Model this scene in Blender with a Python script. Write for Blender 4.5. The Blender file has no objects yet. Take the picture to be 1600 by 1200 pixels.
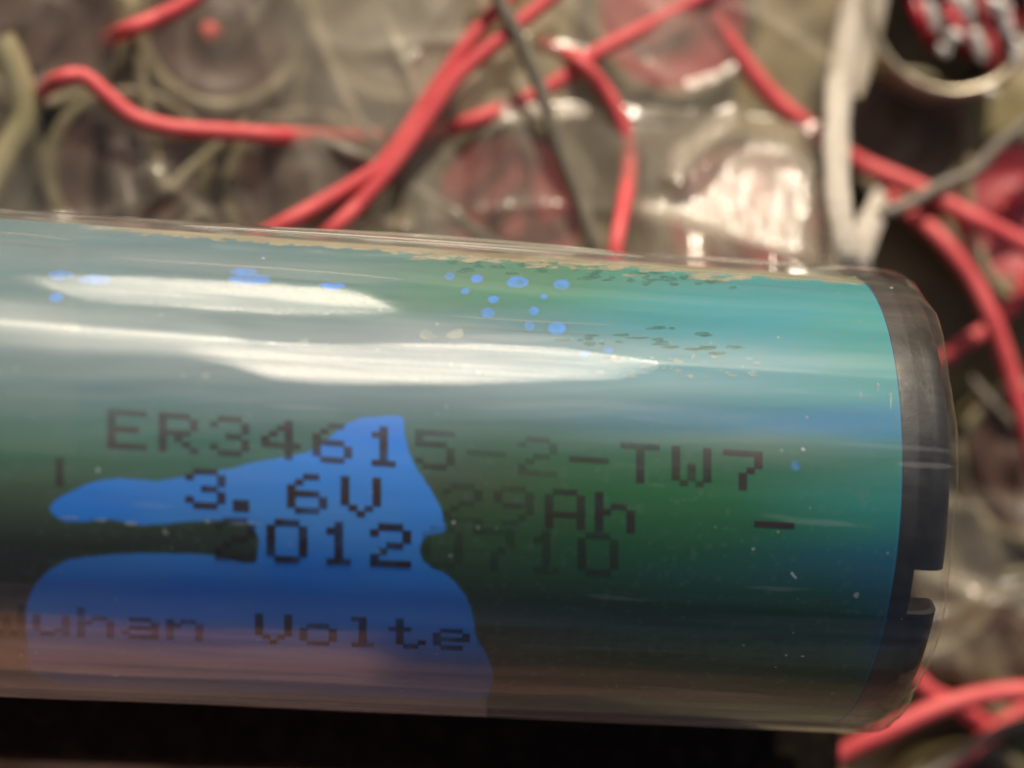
import bpy, bmesh, math, random
import numpy as np
from mathutils import Vector, Matrix

S = 0.01                      # everything below is written in centimetres; meshes are stored in metres
rnd = random.Random(7)
scene = bpy.context.scene

# ------------------------------------------------------------------ camera
FPX = 4000.0                  # focal length in pixels of a 1600 px wide picture
CAM_H = 18.4474
r_, t_, s_ = 0.0558, -0.1443, 0.0377
Rz = np.array([[math.cos(r_), -math.sin(r_), 0], [math.sin(r_), math.cos(r_), 0], [0, 0, 1]])
Ry = np.array([[math.cos(t_), 0, math.sin(t_)], [0, 1, 0], [-math.sin(t_), 0, math.cos(t_)]])
Rx = np.array([[1, 0, 0], [0, math.cos(s_), -math.sin(s_)], [0, math.sin(s_), math.cos(s_)]])
CM = Ry @ Rx @ Rz
CO = np.array([0.0, 0.0, CAM_H])

cam_d = bpy.data.cameras.new("camera")
cam = bpy.data.objects.new("camera", cam_d)
scene.collection.objects.link(cam)
cam.matrix_world = Matrix.Translation(Vector(CO * S)) @ Matrix(CM.tolist()).to_4x4()
cam_d.sensor_width = 36.0
cam_d.lens = 36.0 * FPX / 1600.0
cam_d.clip_start = 0.005
cam_d.clip_end = 50.0
cam_d.dof.use_dof = True
cam_d.dof.focus_distance = 17.8 * S
cam_d.dof.aperture_fstop = 14.0
scene.camera = cam

# ------------------------------------------------------------------ light
SUN = Vector((0.07, 0.86, 0.50)).normalized()
world = bpy.data.worlds.new("World")
scene.world = world
world.use_nodes = True
wn = world.node_tree.nodes
sky = wn.new("ShaderNodeTexSky")
sky.sky_type = 'NISHITA'
sky.sun_disc = False
sky.sun_elevation = math.asin(SUN.z)
sky.sun_rotation = math.atan2(SUN.x, SUN.y)
sky.air_density = 1.2
sky.dust_density = 5.0
world.node_tree.links.new(sky.outputs[0], wn["Background"].inputs[0])
wn["Background"].inputs[1].default_value = 0.05
sd = bpy.data.lights.new("sun", 'SUN')
sd.energy = 4.2
sd.angle = math.radians(0.6)
sd.color = (1.0, 0.86, 0.68)
sun = bpy.data.objects.new("sun", sd)
scene.collection.objects.link(sun)
sun.rotation_euler = SUN.to_track_quat('Z', 'Y').to_euler()
scene.view_settings.view_transform = 'Standard'
scene.view_settings.look = 'None'
scene.view_settings.exposure = 0.12
scene.view_settings.gamma = 1.0
scene.cycles.max_bounces = 10
scene.cycles.transparent_max_bounces = 24
scene.cycles.sample_clamp_indirect = 6.0

# ------------------------------------------------------------------ helpers
def at(px, py, z):
    """centimetre point at height z that lies under picture point px, py"""
    d = CM @ np.array([(px - 800) / FPX, -(py - 600) / FPX, -1.0])
    k = (z - CAM_H) / d[2]
    return CO + k * d

def on_cyl(px, py, R):
    d = CM @ np.array([(px - 800) / FPX, -(py - 600) / FPX, -1.0])
    a = d[1] ** 2 + d[2] ** 2
    b = CO[1] * d[1] + CO[2] * d[2]
    c = CO[1] ** 2 + CO[2] ** 2 - R * R
    D = max(b * b - a * c, 0.0)
    p = CO + (-b - math.sqrt(D)) / a * d
    return p[0], math.atan2(p[1], p[2])

def to_px(P):
    q = (P - CO) @ CM
    return np.stack([800 + FPX * q[:, 0] / -q[:, 2], 600 - FPX * q[:, 1] / -q[:, 2]], 1)

def link(name, verts, faces, mat, parent=None, smooth=True, attrs=None):
    me = bpy.data.meshes.new(name)
    v = np.asarray(verts, dtype=float) * S
    me.from_pydata(v.tolist(), [], faces if isinstance(faces, list) else faces.tolist())
    if smooth:
        me.polygons.foreach_set("use_smooth", [True] * len(me.polygons))
    if attrs:
        for k, a in attrs.items():
            a = np.asarray(a, dtype=np.float32)
            if a.ndim == 1:
                at_ = me.attributes.new(k, 'FLOAT', 'POINT')
                at_.data.foreach_set("value", a)
            else:
                at_ = me.attributes.new(k, 'FLOAT_COLOR', 'POINT')
                c = np.ones((len(a), 4), dtype=np.float32); c[:, :3] = a
                at_.data.foreach_set("color", c.ravel())
    me.update()
    me.materials.append(mat)
    o = bpy.data.objects.new(name, me)
    scene.collection.objects.link(o)
    if parent:
        o.parent = parent
    return o

def tag(o, label, cat, group=None):
    o["label"] = label; o["category"] = cat
    if group: o["group"] = group
    return o

def empty(name, loc=(0, 0, 0)):
    o = bpy.data.objects.new(name, None)
    o.empty_display_size = 0.005
    o.location = Vector(loc) * S
    scene.collection.objects.link(o)
    return o

def grid_faces(nu, nv, wrap=False):
    i = np.arange(nu - 1)[:, None]; j = np.arange(nv if wrap else nv - 1)[None, :]
    j2 = (j + 1) % nv
    return np.stack([i * nv + j, (i + 1) * nv + j, (i + 1) * nv + j2, i * nv + j2], -1).reshape(-1, 4)

def lathe_z(profile, n=48):
    """profile of (r, z) turned round the z axis"""
    v = []; f = []
    for r, z in profile:
        for k in range(n):
            a = 2 * math.pi * k / n
            v.append((r * math.cos(a), r * math.sin(a), z))
    m = len(profile)
    f = grid_faces(m, n, True)[:, ::-1].tolist()
    return v, f

def lathe_x(profile, n=96):
    v = []
    for x, r in profile:
        for k in range(n):
            a = 2 * math.pi * k / n
            v.append((x, r * math.sin(a), r * math.cos(a)))
    return v, grid_faces(len(profile), n, True).tolist()

def smooth_path(pts, per=10):
    P = [np.array(p, float) for p in pts]
    P = [2 * P[0] - P[1]] + P + [2 * P[-1] - P[-2]]
    out = []
    for i in range(1, len(P) - 2):
        p0, p1, p2, p3 = P[i - 1:i + 3]
        for k in range(per):
            t = k / per
            out.append(0.5 * ((2 * p1) + (-p0 + p2) * t + (2 * p0 - 5 * p1 + 4 * p2 - p3) * t * t + (-p0 + 3 * p1 - 3 * p2 + p3) * t ** 3))
    out.append(P[-2])
    return out

def tube(pts, rad, n=14, per=10, flat=1.0, radf=None):
    path = smooth_path(pts, per)
    v = []
    up = np.array([0, 0, 1.0])
    m = len(path)
    for i, p in enumerate(path):
        d = path[min(i + 1, m - 1)] - path[max(i - 1, 0)]
        d = d / (np.linalg.norm(d) + 1e-9)
        sx = np.cross(d, up)
        sx = sx / (np.linalg.norm(sx) + 1e-9)
        sy = np.cross(sx, d)
        r = rad if radf is None else rad * radf(i / (m - 1))
        for k in range(n):
            a = 2 * math.pi * k / n
            v.append(p + sx * math.cos(a) * r + sy * math.sin(a) * r * flat)
    f = grid_faces(m, n, True).tolist()
    f.append(list(range(n))[::-1]); f.append([(m - 1) * n + k for k in range(n)])
    return v, f

# lattice noise in numpy
class Noise:
    def __init__(self, seed):
        self.g = np.random.RandomState(seed).rand(256, 256) * 2 * np.pi
    def __call__(self, x, y):
        xi = np.floor(x).astype(int); yi = np.floor(y).astype(int)
        xf = x - xi; yf = y - yi
        u = xf * xf * xf * (xf * (xf * 6 - 15) + 10); w = yf * yf * yf * (yf * (yf * 6 - 15) + 10)
        def g(a, b):
            t = self.g[(xi + a) % 256, (yi + b) % 256]
            return np.cos(t) * (xf - a) + np.sin(t) * (yf - b)
        return (g(0, 0) * (1 - u) + g(1, 0) * u) * (1 - w) + (g(0, 1) * (1 - u) + g(1, 1) * u) * w

def sdf(P, poly):
    """signed distance to a polygon, negative inside"""
    poly = np.array(poly, float)
    d = np.full(len(P), 1e9); ins = np.zeros(len(P), bool)
    for i in range(len(poly)):
        a = poly[i]; b = poly[(i + 1) % len(poly)]
        ab = b - a; ap = P - a
        t = np.clip((ap @ ab) / (ab @ ab + 1e-12), 0, 1)
        d = np.minimum(d, np.linalg.norm(ap - t[:, None] * ab, axis=1))
        c = ((a[1] > P[:, 1]) != (b[1] > P[:, 1])) & (P[:, 0] < (b[0] - a[0]) * (P[:, 1] - a[1]) / (b[1] - a[1] + 1e-12) + a[0])
        ins ^= c
    return np.where(ins, -d, d)

def curve_poly(pts, per=6):
    P = [np.array(p, float) for p in pts]; n = len(P); out = []
    for i in range(n):
        p0, p1, p2, p3 = P[(i - 1) % n], P[i], P[(i + 1) % n], P[(i + 2) % n]
        for k in range(per):
            t = k / per
            out.append(0.5 * ((2 * p1) + (-p0 + p2) * t + (2 * p0 - 5 * p1 + 4 * p2 - p3) * t * t + (-p0 + 3 * p1 - 3 * p2 + p3) * t ** 3))
    return out

# ------------------------------------------------------------------ node helpers
class NT:
    def __init__(self, name):
        self.m = bpy.data.materials.new(name); self.m.use_nodes = True
        self.t = self.m.node_tree; self.t.nodes.clear()
        self.out = self.n("ShaderNodeOutputMaterial")
        tc = self.n("ShaderNodeTexCoord"); self.obj = tc.outputs["Object"]
    def n(self, ty, **kw):
        nd = self.t.nodes.new(ty)
        for k, v in kw.items():
            if k in nd.inputs.keys() and not hasattr(nd, k): self.put(nd.inputs[k], v)
            else: setattr(nd, k, v)
        return nd
    def put(self, sock, v):
        if isinstance(v, bpy.types.NodeSocket): self.t.links.new(v, sock)
        elif isinstance(v, (tuple, list)) and len(v) == 3 and sock.type == 'RGBA': sock.default_value = (*v, 1)
        else: sock.default_value = v
    def noise(self, scale, detail=4, stretch=(1, 1, 1), rough=.55):
        mp = self.n("ShaderNodeMapping"); self.put(mp.inputs[0], self.obj); mp.inputs["Scale"].default_value = stretch
        nz = self.n("ShaderNodeTexNoise"); self.put(nz.inputs["Vector"], mp.outputs[0])
        nz.inputs["Scale"].default_value = scale; nz.inputs["Detail"].default_value = detail; nz.inputs["Roughness"].default_value = rough
        return nz.outputs["Fac"]
    def ramp(self, f, lo, hi, a=0.0, b=1.0):
        mr = self.n("ShaderNodeMapRange"); self.put(mr.inputs[0], f)
        for i, v in zip((1, 2, 3, 4), (lo, hi, a, b)): self.put(mr.inputs[i], v)
        mr.interpolation_type = 'SMOOTHSTEP'
        return mr.outputs[0]
    def math(self, op, a, b=None):
        m = self.n("ShaderNodeMath"); m.operation = op; self.put(m.inputs[0], a)
        if b is not None: self.put(m.inputs[1], b)
        return m.outputs[0]
    def mixc(self, f, a, b, bt='MIX'):
        m = self.n("ShaderNodeMix"); m.data_type = 'RGBA'; m.blend_type = bt
        self.put(m.inputs[0], f); self.put(m.inputs[6], a); self.put(m.inputs[7], b)
        return m.outputs[2]
    def mixs(self, f, a, b):
        m = self.n("ShaderNodeMixShader"); self.put(m.inputs[0], f); self.put(m.inputs[1], a); self.put(m.inputs[2], b)
        return m.outputs[0]
    def bump(self, h, strength, dist):
        b = self.n("ShaderNodeBump"); b.inputs["Strength"].default_value = strength; b.inputs["Distance"].default_value = dist
        self.put(b.inputs["Height"], h); return b.outputs[0]
    def attr(self, name, out="Fac"):
        a = self.n("ShaderNodeAttribute"); a.attribute_name = name; return a.outputs[out]
    def princ(self, color, rough, normal=None, **kw):
        p = self.n("ShaderNodeBsdfPrincipled")
        self.put(p.inputs["Base Color"], color); self.put(p.inputs["Roughness"], rough)
        if normal is not None: self.put(p.inputs["Normal"], normal)
        for k, v in kw.items(): self.put(p.inputs[k.replace("_", " ")], v)
        return p.outputs[0]
    def schlick(self, f0=.04, normal=None):
        lw = self.n("ShaderNodeLayerWeight"); lw.inputs["Blend"].default_value = .5
        if normal is not None: self.put(lw.inputs["Normal"], normal)
        p = self.math('POWER', lw.outputs["Facing"], 5.0)
        return self.math('ADD', self.math('MULTIPLY', p, 1 - f0), f0)
    def done(self, s):
        self.t.links.new(s, self.out.inputs[0]); return self.m

def plain(name, c1, c2, scale=300, rough=.5, bump=.3, dist=.0002, r2=None, **kw):
    t = NT(name)
    f = t.ramp(t.noise(scale, 5), .35, .68)
    col = t.mixc(f, c1, c2)
    return t.done(t.princ(col, t.ramp(t.noise(scale * 2), .3, .7, rough, r2 if r2 is not None else rough + .15),
                          t.bump(t.noise(scale * 3, 6), bump, dist), **kw))

# ================================================================== SETTING
ZC = -3.2      # tops of the small cells
NZ1, NZ2, NZ3 = Noise(1), Noise(2), Noise(3)
N_ = 260
gx = np.linspace(-9, 14, N_); gy = np.linspace(-9, 10, N_)
X, Y = np.meshgrid(gx, gy, indexing='ij')
Z = -3.85 + .16 * NZ1(X * .8, Y * .8) + .12 * np.abs(NZ2(X * 1.7, Y * 1.7)) + .03 * NZ3(X * 5, Y * 5)
paper = NT("crumpled_packing_paper_material")
pf = paper.ramp(paper.noise(90, 6), .35, .65)
pcol = paper.mixc(pf, (.20, .165, .075), (.40, .34, .22))
pcol = paper.mixc(paper.ramp(paper.noise(35, 3), .5, .7, 0, .6), pcol, (.10, .055, .04))
M_paper = paper.done(paper.princ(pcol, .7, paper.bump(paper.noise(600, 6), .4, .0004)))
o = link("ground_sheet", np.stack([X, Y, Z], -1).reshape(-1, 3), grid_faces(N_, N_), M_paper)
o["kind"] = "structure"; o["label"] = "crumpled brown packing paper between the small cells"

M_table = plain("table_material", (.34, .17, .12), (.44, .24, .17), 60, .55, .2, .0004)
v = [(-80, -80, -7.6), (80, -80, -7.6), (80, 80, -7.6), (-80, 80, -7.6)]
o = link("ground", v, [[0, 1, 2, 3]], M_table); o["kind"] = "structure"

# ================================================================== MAIN BATTERY
RS = 1.72      # clear sleeve
RL = 1.645     # printed label
XE = 5.25      # label ends here
XL = -2.6      # far (left) end, outside the picture
batt = empty("battery", (1.3, 0, -RS))
tag(batt, "large lying battery in clear sleeve, green and blue stained label, black end ring", "battery")
BO = np.array([1.3, 0, -RS])
def bl(name, v, f, m, **kw):
    return link(name, np.asarray(v, float) - BO, f, m, parent=batt, **kw)

# --- label ----------------------------------------------------------
nx, nt = 560, 430
xs = np.linspace(XL, XE, nx)
th = np.radians(np.linspace(-115, 115, nt))
XX, TT = np.meshgrid(xs, th, indexing='ij')
LP = np.stack([XX, RL * np.sin(TT), RL * np.cos(TT)], -1).reshape(-1, 3)
PX = to_px(LP)
vis = (np.abs(TT) < np.radians(88)).ravel()

patch = [(78, 797), (84, 784), (110, 768), (150, 752), (190, 747), (245, 751), (300, 742), (355, 733), (400, 721), (440, 715), (480, 706),
         (503, 694), (530, 670), (560, 654), (590, 650), (620, 649), (631, 656), (633, 680), (641, 710), (655, 737), (675, 767), (690, 797),
         (697, 826), (690, 833), (668, 838), (657, 852), (658, 868), (672, 884), (700, 899), (724, 925), (738, 955), (743, 990), (752, 1008),
         (764, 1030), (771, 1057), (765, 1078), (740, 1092), (500, 1086), (200, 1076), (60, 1060), (42, 1000), (40, 955), (50, 922), (72, 895), (110, 874), (180, 866),
         (250, 864), (330, 867), (372, 877), (398, 878), (403, 856), (402, 836), (386, 821), (350, 813), (290, 816), (225, 821), (170, 812),
         (120, 816), (92, 811)]
d = sdf(PX, curve_poly(patch, 3))
spots = [(808, 441, 17, 9), (878, 445, 13, 8), (745, 435, 10, 7), (702, 431, 9, 6), (771, 468, 9, 6), (727, 455, 7, 5), (834, 486, 8, 7), (850, 464, 6, 4),
         (827, 509, 8, 8), (870, 513, 14, 10), (762, 489, 11, 8), (1243, 727, 8, 8), (390, 437, 34, 9), (520, 447, 20, 6), (95, 430, 20, 8), (150, 437, 26, 8), (88, 465, 12, 8),
         (915, 552, 9, 5), (950, 547, 8, 5), (380, 425, 20, 7)]
for cx, cy, rx, ry in spots:
    q = np.hypot((PX[:, 0] - cx) / rx, (PX[:, 1] - cy) / ry)
    d = np.minimum(d, np.maximum((q - 1) * min(rx, ry), -rnd.uniform(.5, 1.7)))
fade = 1 - .72 * np.clip((PX[:, 1] - 955 - .03 * PX[:, 0]) / 75, 0, 1) ** .8  # thins the blue where the warm lower reflection is painted into the label
d = d + 1.6 * NZ1(PX[:, 0] / 14, PX[:, 1] / 14)
d[~vis] = 50
d = np.clip(d, -50, 50)

# stain colours on the label: soft blobs of pigment, the lower left brown paints a warm reflection (px, py, sx, sy, colour, weight)
GREEN = np.array((.012, .120, .040)); GG = np.array((.042, .115, .078)); TEAL = np.array((.010, .26, .36)); BLUE = np.array((.02, .19, .50))
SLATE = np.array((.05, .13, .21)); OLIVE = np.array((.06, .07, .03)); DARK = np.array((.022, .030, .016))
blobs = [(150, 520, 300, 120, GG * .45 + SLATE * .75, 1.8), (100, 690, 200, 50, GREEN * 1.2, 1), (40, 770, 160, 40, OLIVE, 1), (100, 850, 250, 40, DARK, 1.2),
         (450, 400, 260, 30, SLATE, .9), (700, 540, 240, 28, SLATE, 1.5), (500, 620, 300, 40, SLATE * .9 + GG * .3, .8), (900, 430, 300, 40, GREEN * 1.5, 1),
         (820, 670, 250, 30, GG * 1.2, 1), (760, 800, 120, 60, OLIVE * .75, 1), (1080, 760, 160, 60, GREEN, 1.6), (1000, 850, 220, 50, GREEN * .8, 1.2),
         (1180, 500, 160, 60, TEAL, 1.8), (1240, 445, 150, 25, TEAL * .9, 1.6), (1100, 590, 200, 50, TEAL * .9, 1.4), (1340, 520, 60, 60, TEAL * .5 + GREEN, 1.4), (1150, 655, 180, 14, BLUE * .9, 1.2), (1300, 665, 70, 16, BLUE, 1.6),
         (1240, 720, 120, 25, GG, 1), (1330, 770, 80, 60, TEAL * .5 + GREEN * .6, 1.6), (1340, 885, 90, 26, BLUE * .55, 1.3), (1385, 940, 40, 60, BLUE * .6, 1.4), (1200, 900, 120, 30, BLUE * .3 + GREEN * .6, 1.2),
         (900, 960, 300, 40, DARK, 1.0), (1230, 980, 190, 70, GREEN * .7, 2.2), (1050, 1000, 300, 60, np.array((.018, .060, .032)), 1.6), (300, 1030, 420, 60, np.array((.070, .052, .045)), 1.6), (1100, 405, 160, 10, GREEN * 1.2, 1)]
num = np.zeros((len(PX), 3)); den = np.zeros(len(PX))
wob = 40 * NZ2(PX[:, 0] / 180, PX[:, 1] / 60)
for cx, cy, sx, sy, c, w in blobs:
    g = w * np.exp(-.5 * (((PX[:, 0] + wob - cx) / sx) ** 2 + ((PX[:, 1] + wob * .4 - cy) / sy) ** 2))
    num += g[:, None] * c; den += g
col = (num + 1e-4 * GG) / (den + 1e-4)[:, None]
# printed blue band round the very end of the label
edge = np.clip(1.25 * (1 - (XE - XX.ravel()) / .12), 0, 1) ** .7
edge *= .45 + .55 * np.clip(NZ3(TT.ravel() * 6, 3.1 + XX.ravel()) + .6, 0, 1)
col = col * (1 - edge[:, None]) + BLUE * 1.35 * edge[:, None]

ytop = 325 + PX[:, 0] * .0693
edge_refl = (ytop + 27 + 5 * NZ1(PX[:, 0] / 30, PX[:, 1] / 9) + 4 * NZ2(PX[:, 0] / 9, PX[:, 1] / 5) - PX[:, 1]) * np.clip((PX[:, 0] - 120) / 300, 0, 1)  # beige band along the top edge: grazing sleeve reflection painted on the label
edge_refl[TT.ravel() < 0] = -30
edge_refl = np.clip(edge_refl, -30, 30)
lm = NT("label_material")
base = lm.attr("stain_and_reflection", "Color")
streak = lm.noise(200, 6, (.05, 1, 1), .6)
base = lm.mixc(lm.ramp(streak, .3, .72, 0, .40), base, lm.mixc(.5, base, (.012, .05, .03)))
base = lm.mixc(lm.ramp(lm.noise(1500, 3), .55, .72, 0, .25), base, (.10, .17, .14))
dd = lm.attr("patch_distance")
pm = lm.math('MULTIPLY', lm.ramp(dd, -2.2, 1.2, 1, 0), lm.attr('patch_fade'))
blue = lm.mixc(lm.ramp(lm.noise(160, 5, (.4, 1, 1)), .35, .7), (.010, .20, .82), (.03, .25, .82))
blue = lm.mixc(lm.ramp(lm.noise(70, 3, (.5, 1, 1)), .42, .68, 0, .5), blue, (.08, .24, .55))
col_n = lm.mixc(pm, base, blue)
rim = lm.math('MULTIPLY', lm.ramp(dd, .6, 2.2), lm.ramp(dd, 2.0, 5.5, 1, 0))
col_n = lm.mixc(lm.math('MULTIPLY', rim, .35), col_n, (.05, .12, .09))
mg = lm.ramp(lm.attr('edge_reflection'), -.5, 2.5)
col_n = lm.mixc(lm.math('MULTIPLY', mg, .9), col_n, lm.mixc(lm.ramp(lm.noise(400, 4, (.1, 1, 1)), .4, .6), (.34, .29, .19), (.18, .18, .10)))
M_label = lm.done(lm.princ(col_n, .5, lm.bump(lm.noise(900, 4, (.3, 1, 1)), .15, .0001), Specular_IOR_Level=.25))
bl("label_wrap", LP, grid_faces(nx, nt), M_label, attrs={"stain_and_reflection": col, "patch_distance": d, "edge_reflection": edge_refl, "patch_fade": fade})

# --- chips and dried adhesive under the top edge of the sleeve and near the glare ----
# --- inner steel can -------------------------------------------------
M_can = plain("steel_material", (.35, .34, .32), (.5, .48, .45), 200, .35, .2, .0001, Metallic=.85)
v, f = lathe_x([(XL, .0), (XL, 1.5), (XL + .05, 1.60), (XE - .02, 1.60), (XE + .0, 1.5), (XE + .02, 1.40), (XE - .06, 1.36), (XE - .06, .55), (XE + .06, .5), (XE + .07, 0)])
bl("steel_can", v, f, M_can)

# --- black end ring with notches -------------------------------------
capm = NT("black_plastic_material")
cc = capm.mixc(capm.ramp(capm.noise(250, 6, (1, .25, .25)), .4, .7), (.004, .0035, .004), (.012, .011, .012))
M_cap = capm.done(capm.princ(cc, capm.ramp(capm.noise(500), .3, .7, .38, .6), capm.bump(capm.noise(1400, 5), .35, .0001)))
full = [(XE - .10, 1.655), (XE + .14, 1.655), (XE + .20, 1.640), (XE + .245, 1.605), (XE + .262, 1.56), (XE + .262, 1.44), (XE + .24, 1.42), (XE - .10, 1.42)]
cut = [(XE - .10, 1.655), (XE + .03, 1.655), (XE + .035, 1.64), (XE + .035, 1.60), (XE + .035, 1.56), (XE + .035, 1.44), (XE + .03, 1.42), (XE - .10, 1.42)]
a0 = on_cyl(1470, 893, 1.655)[1]; a1 = on_cyl(1470, 962, 1.655)[1]
notches = [(a1, a0)] + [(a1 + k, a0 + k) for k in (2.094, 4.189)]
cuts = sorted(set([round(k * math.pi / 60, 6) for k in range(-60, 60)]))
for lo, hi in notches:
    for q in (lo, hi):
        q = (q + math.pi) % (2 * math.pi) - math.pi
        cuts = [c for c in cuts if abs(c - q) > .012] + [q]
cuts = sorted(cuts)
def in_notch(a):
    return any(((a - lo) % (2 * math.pi)) < (hi - lo) for lo, hi in notches)
V = []; F = []
K = len(full)
for i, a in enumerate(cuts):
    b = cuts[(i + 1) % len(cuts)]
    if b < a: b += 2 * math.pi
    mid = (a + b) / 2
    prof = cut if in_notch(mid) else full
    b0 = len(V)
    for q in (a, b):
        for x, r in prof: V.append((x, r * math.sin(q), r * math.cos(q)))
    for k in range(K):
        k2 = (k + 1) % K
        F.append([b0 + k, b0 + k2, b0 + K + k2, b0 + K + k])
    pa = (a + cuts[i - 1] - (2 * math.pi if i == 0 else 0)) / 2
    if in_notch(pa) != in_notch(mid): F.append([b0 + k for k in range(K)])
    c2 = cuts[(i + 2) % len(cuts)]
    if c2 < b - 1e-6: c2 += 2 * math.pi
    if in_notch((b + c2) / 2) != in_notch(mid): F.append([b0 + K + k for k in range(K)][::-1])
o = bl("end_ring", V, F, M_cap, smooth=False)
bm = bmesh.new(); bm.from_mesh(o.data); bmesh.ops.remove_doubles(bm, verts=bm.verts, dist=1e-6)
bmesh.ops.recalc_face_normals(bm, faces=bm.faces); bm.to_mesh(o.data); bm.free()
for p in o.data.polygons: p.use_smooth = True
o.data.set_sharp_from_angle(angle=math.radians(35))
v, f = lathe_x([(XL - .26, 1.42), (XL - .26, 1.6), (XL - .2, 1.655), (XL + .1, 1.655), (XL + .1, 1.62)])
bl("end_ring", v, f, M_cap)

# --- clear sleeve ----------------------------------------------------
nx, nt = 620, 520
xs = np.linspace(XL - .2, XE + .08, nx)
th = np.radians(np.linspace(-100, 100, nt))
XX, TT = np.meshgrid(xs, th, indexing='ij')
SP = np.stack([XX, RS * np.sin(TT), RS * np.cos(TT)], -1).reshape(-1, 3)
PX = to_px(SP)
vis = (np.abs(TT) < np.radians(86)).ravel()
glare1 = [(18, 431), (60, 429), (250, 437), (470, 447), (560, 456), (600, 468), (640, 489), (520, 485), (380, 481), (160, 469), (95, 456), (50, 441)]
glare2 = [(285, 549), (345, 543), (560, 543), (760, 546), (880, 553), (960, 566), (1020, 577), (960, 590), (880, 592), (720, 598), (520, 598), (430, 590), (360, 567)]
def softmask(poly, w):
    q = sdf(PX, curve_poly(poly, 3)) + 2.2 * NZ1(PX[:, 0] / 30, PX[:, 1] / 5) + 1.2 * NZ2(PX[:, 0] / 9, PX[:, 1] / 4); q[~vis] = 99
    xa = min(p[0] for p in poly); xb = max(p[0] for p in poly)
    ends = np.clip(1 - np.minimum(PX[:, 0] - xa, xb - PX[:, 0]) / 170, 0, 1)
    w = w + 26 * ends ** 2
    t = np.clip(.5 - q / w - .25 * ends ** 3, 0, 1)
    return t * t * (3 - 2 * t)
TD = TT.ravel()
phi = math.radians(28.6)
q2 = sdf(PX, glare2); q2[~vis] = 99
scuff2 = np.clip(1 - (q2 - 2) / 9, 0, 1) + np.exp(-((TT.ravel() - phi) / math.radians(6)) ** 4) * np.clip((420 - PX[:, 0]) / 120, 0, 1)
m1 = softmask(glare1, 19.0); m2 = softmask(glare2, 19.0)
far = np.clip((np.abs(TD - math.radians(30)) < math.radians(40)), 0, 1)
delta = m1 * (phi - TD) + m2 * (phi - TD)
# neighbouring film bends the other way so the sleeve closes again
rest = np.clip(1 - m1 - m2, 0, 1)
D2 = delta.reshape(nx, nt); R2 = rest.reshape(nx, nt)
win1 = np.exp(-((np.degrees(TT) - 40) / 19) ** 4)
dth = th[1] - th[0]
slope = -np.tan(np.clip(D2, -.6, .6))
kx = 1 - np.clip(m2.reshape(nx, nt).max(1), 0, 1)          # where the second flat is absent the film has a soft fold line instead
kx = np.maximum(kx, .9)
kx = np.convolve(np.pad(kx, 24, mode='edge'), np.hanning(49) / np.hanning(49).sum(), 'valid')
kink = np.tanh((TT - phi) / .012) * math.radians(8.5) * np.exp(-((TT - phi) / math.radians(13)) ** 2) * kx[:, None]
slope = slope - np.tan(kink * (1 - np.clip((m1 + m2).reshape(nx, nt), 0, 1)))
comp = -(slope.sum(1) / np.maximum((R2 * win1).sum(1), 1))[:, None] * R2 * win1
slope = slope + comp
# long soft waves of the shrink film
lon = .05 * NZ1(TT * 9, XX * .22) + .025 * NZ2(TT * 26, XX * .35 + 9)
wavemask = 1 - np.clip(win1 * 0 + D2 * 0 + (1 - R2), 0, 1)
hgt = np.cumsum((slope * 1.0 + lon * wavemask) * dth, axis=1) * RS
mid = nt // 2 - 60
hgt -= np.linspace(0, 1, nt)[None, :] * hgt[:, -1:]
hgt *= np.clip((XE + .08 - XX) / .15, 0, 1)
kw = np.hanning(13); kw /= kw.sum()
hp = np.pad(hgt, ((6, 6), (0, 0)), mode='edge')
hgt = sum(kw[k] * hp[k:k + nx] for k in range(13))
print("sleeve height range", hgt.min(), hgt.max())
rr = RS + hgt + .006 * NZ3(TT * 5, XX * .9)
SP = np.stack([XX, rr * np.sin(TT), rr * np.cos(TT)], -1).reshape(-1, 3)
# dust / milky film on the sleeve (more to the left and along the upper part); lower edge term paints a grey reflection
px, py = PX[:, 0], PX[:, 1]
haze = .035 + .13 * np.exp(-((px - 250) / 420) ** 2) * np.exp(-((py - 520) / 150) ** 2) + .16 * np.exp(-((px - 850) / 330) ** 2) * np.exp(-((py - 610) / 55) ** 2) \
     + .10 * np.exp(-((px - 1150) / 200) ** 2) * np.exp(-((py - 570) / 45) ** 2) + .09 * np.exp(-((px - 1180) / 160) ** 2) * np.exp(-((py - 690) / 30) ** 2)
haze = haze * (1 + .5 * NZ1(px / 300, py / 26) + .25 * NZ2(px / 120, py / 9)) + np.where(px < 760, .22, .07) * np.clip((py - 1030 - px * .04) / 40, 0, 1) * (px < 1450)
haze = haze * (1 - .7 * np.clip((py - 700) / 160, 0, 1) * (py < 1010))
haze *= np.where(px > 1442, .25, 1.0)
haze[XX.ravel() > XE] = .012
haze[~vis] = .1
haze = np.clip(haze, .01, .6)

sl = NT("clear_sleeve_material")
grain = sl.noise(6500, 2, (.6, 1, 1))
weave = sl.n("ShaderNodeTexWave"); weave.bands_direction = 'DIAGONAL'; weave.inputs["Scale"].default_value = 2600
weave.inputs["Distortion"].default_value = 6; weave.inputs["Detail"].default_value = 2
sl.put(weave.inputs["Vector"], sl.obj)
gb = sl.math('ADD', grain, sl.math('MULTIPLY', weave.outputs["Fac"], .35))
nrm = sl.bump(sl.math('MULTIPLY', gb, sl.ramp(sl.attr('scuff'), 0, .6, .15, 1.0)), .3, .00004)
scr = sl.ramp(sl.noise(420, 3, (.035, 1, 1), .4), .70, .76)      # hairline scratches along the length
dust = sl.ramp(sl.noise(1800, 1), .775, .80)
hz = sl.math('ADD', sl.attr("haze"), sl.math('MULTIPLY', scr, .05))
scr2 = sl.ramp(sl.noise(1500, 2, (.05, .6, .6), .4), .69, .74)
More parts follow.
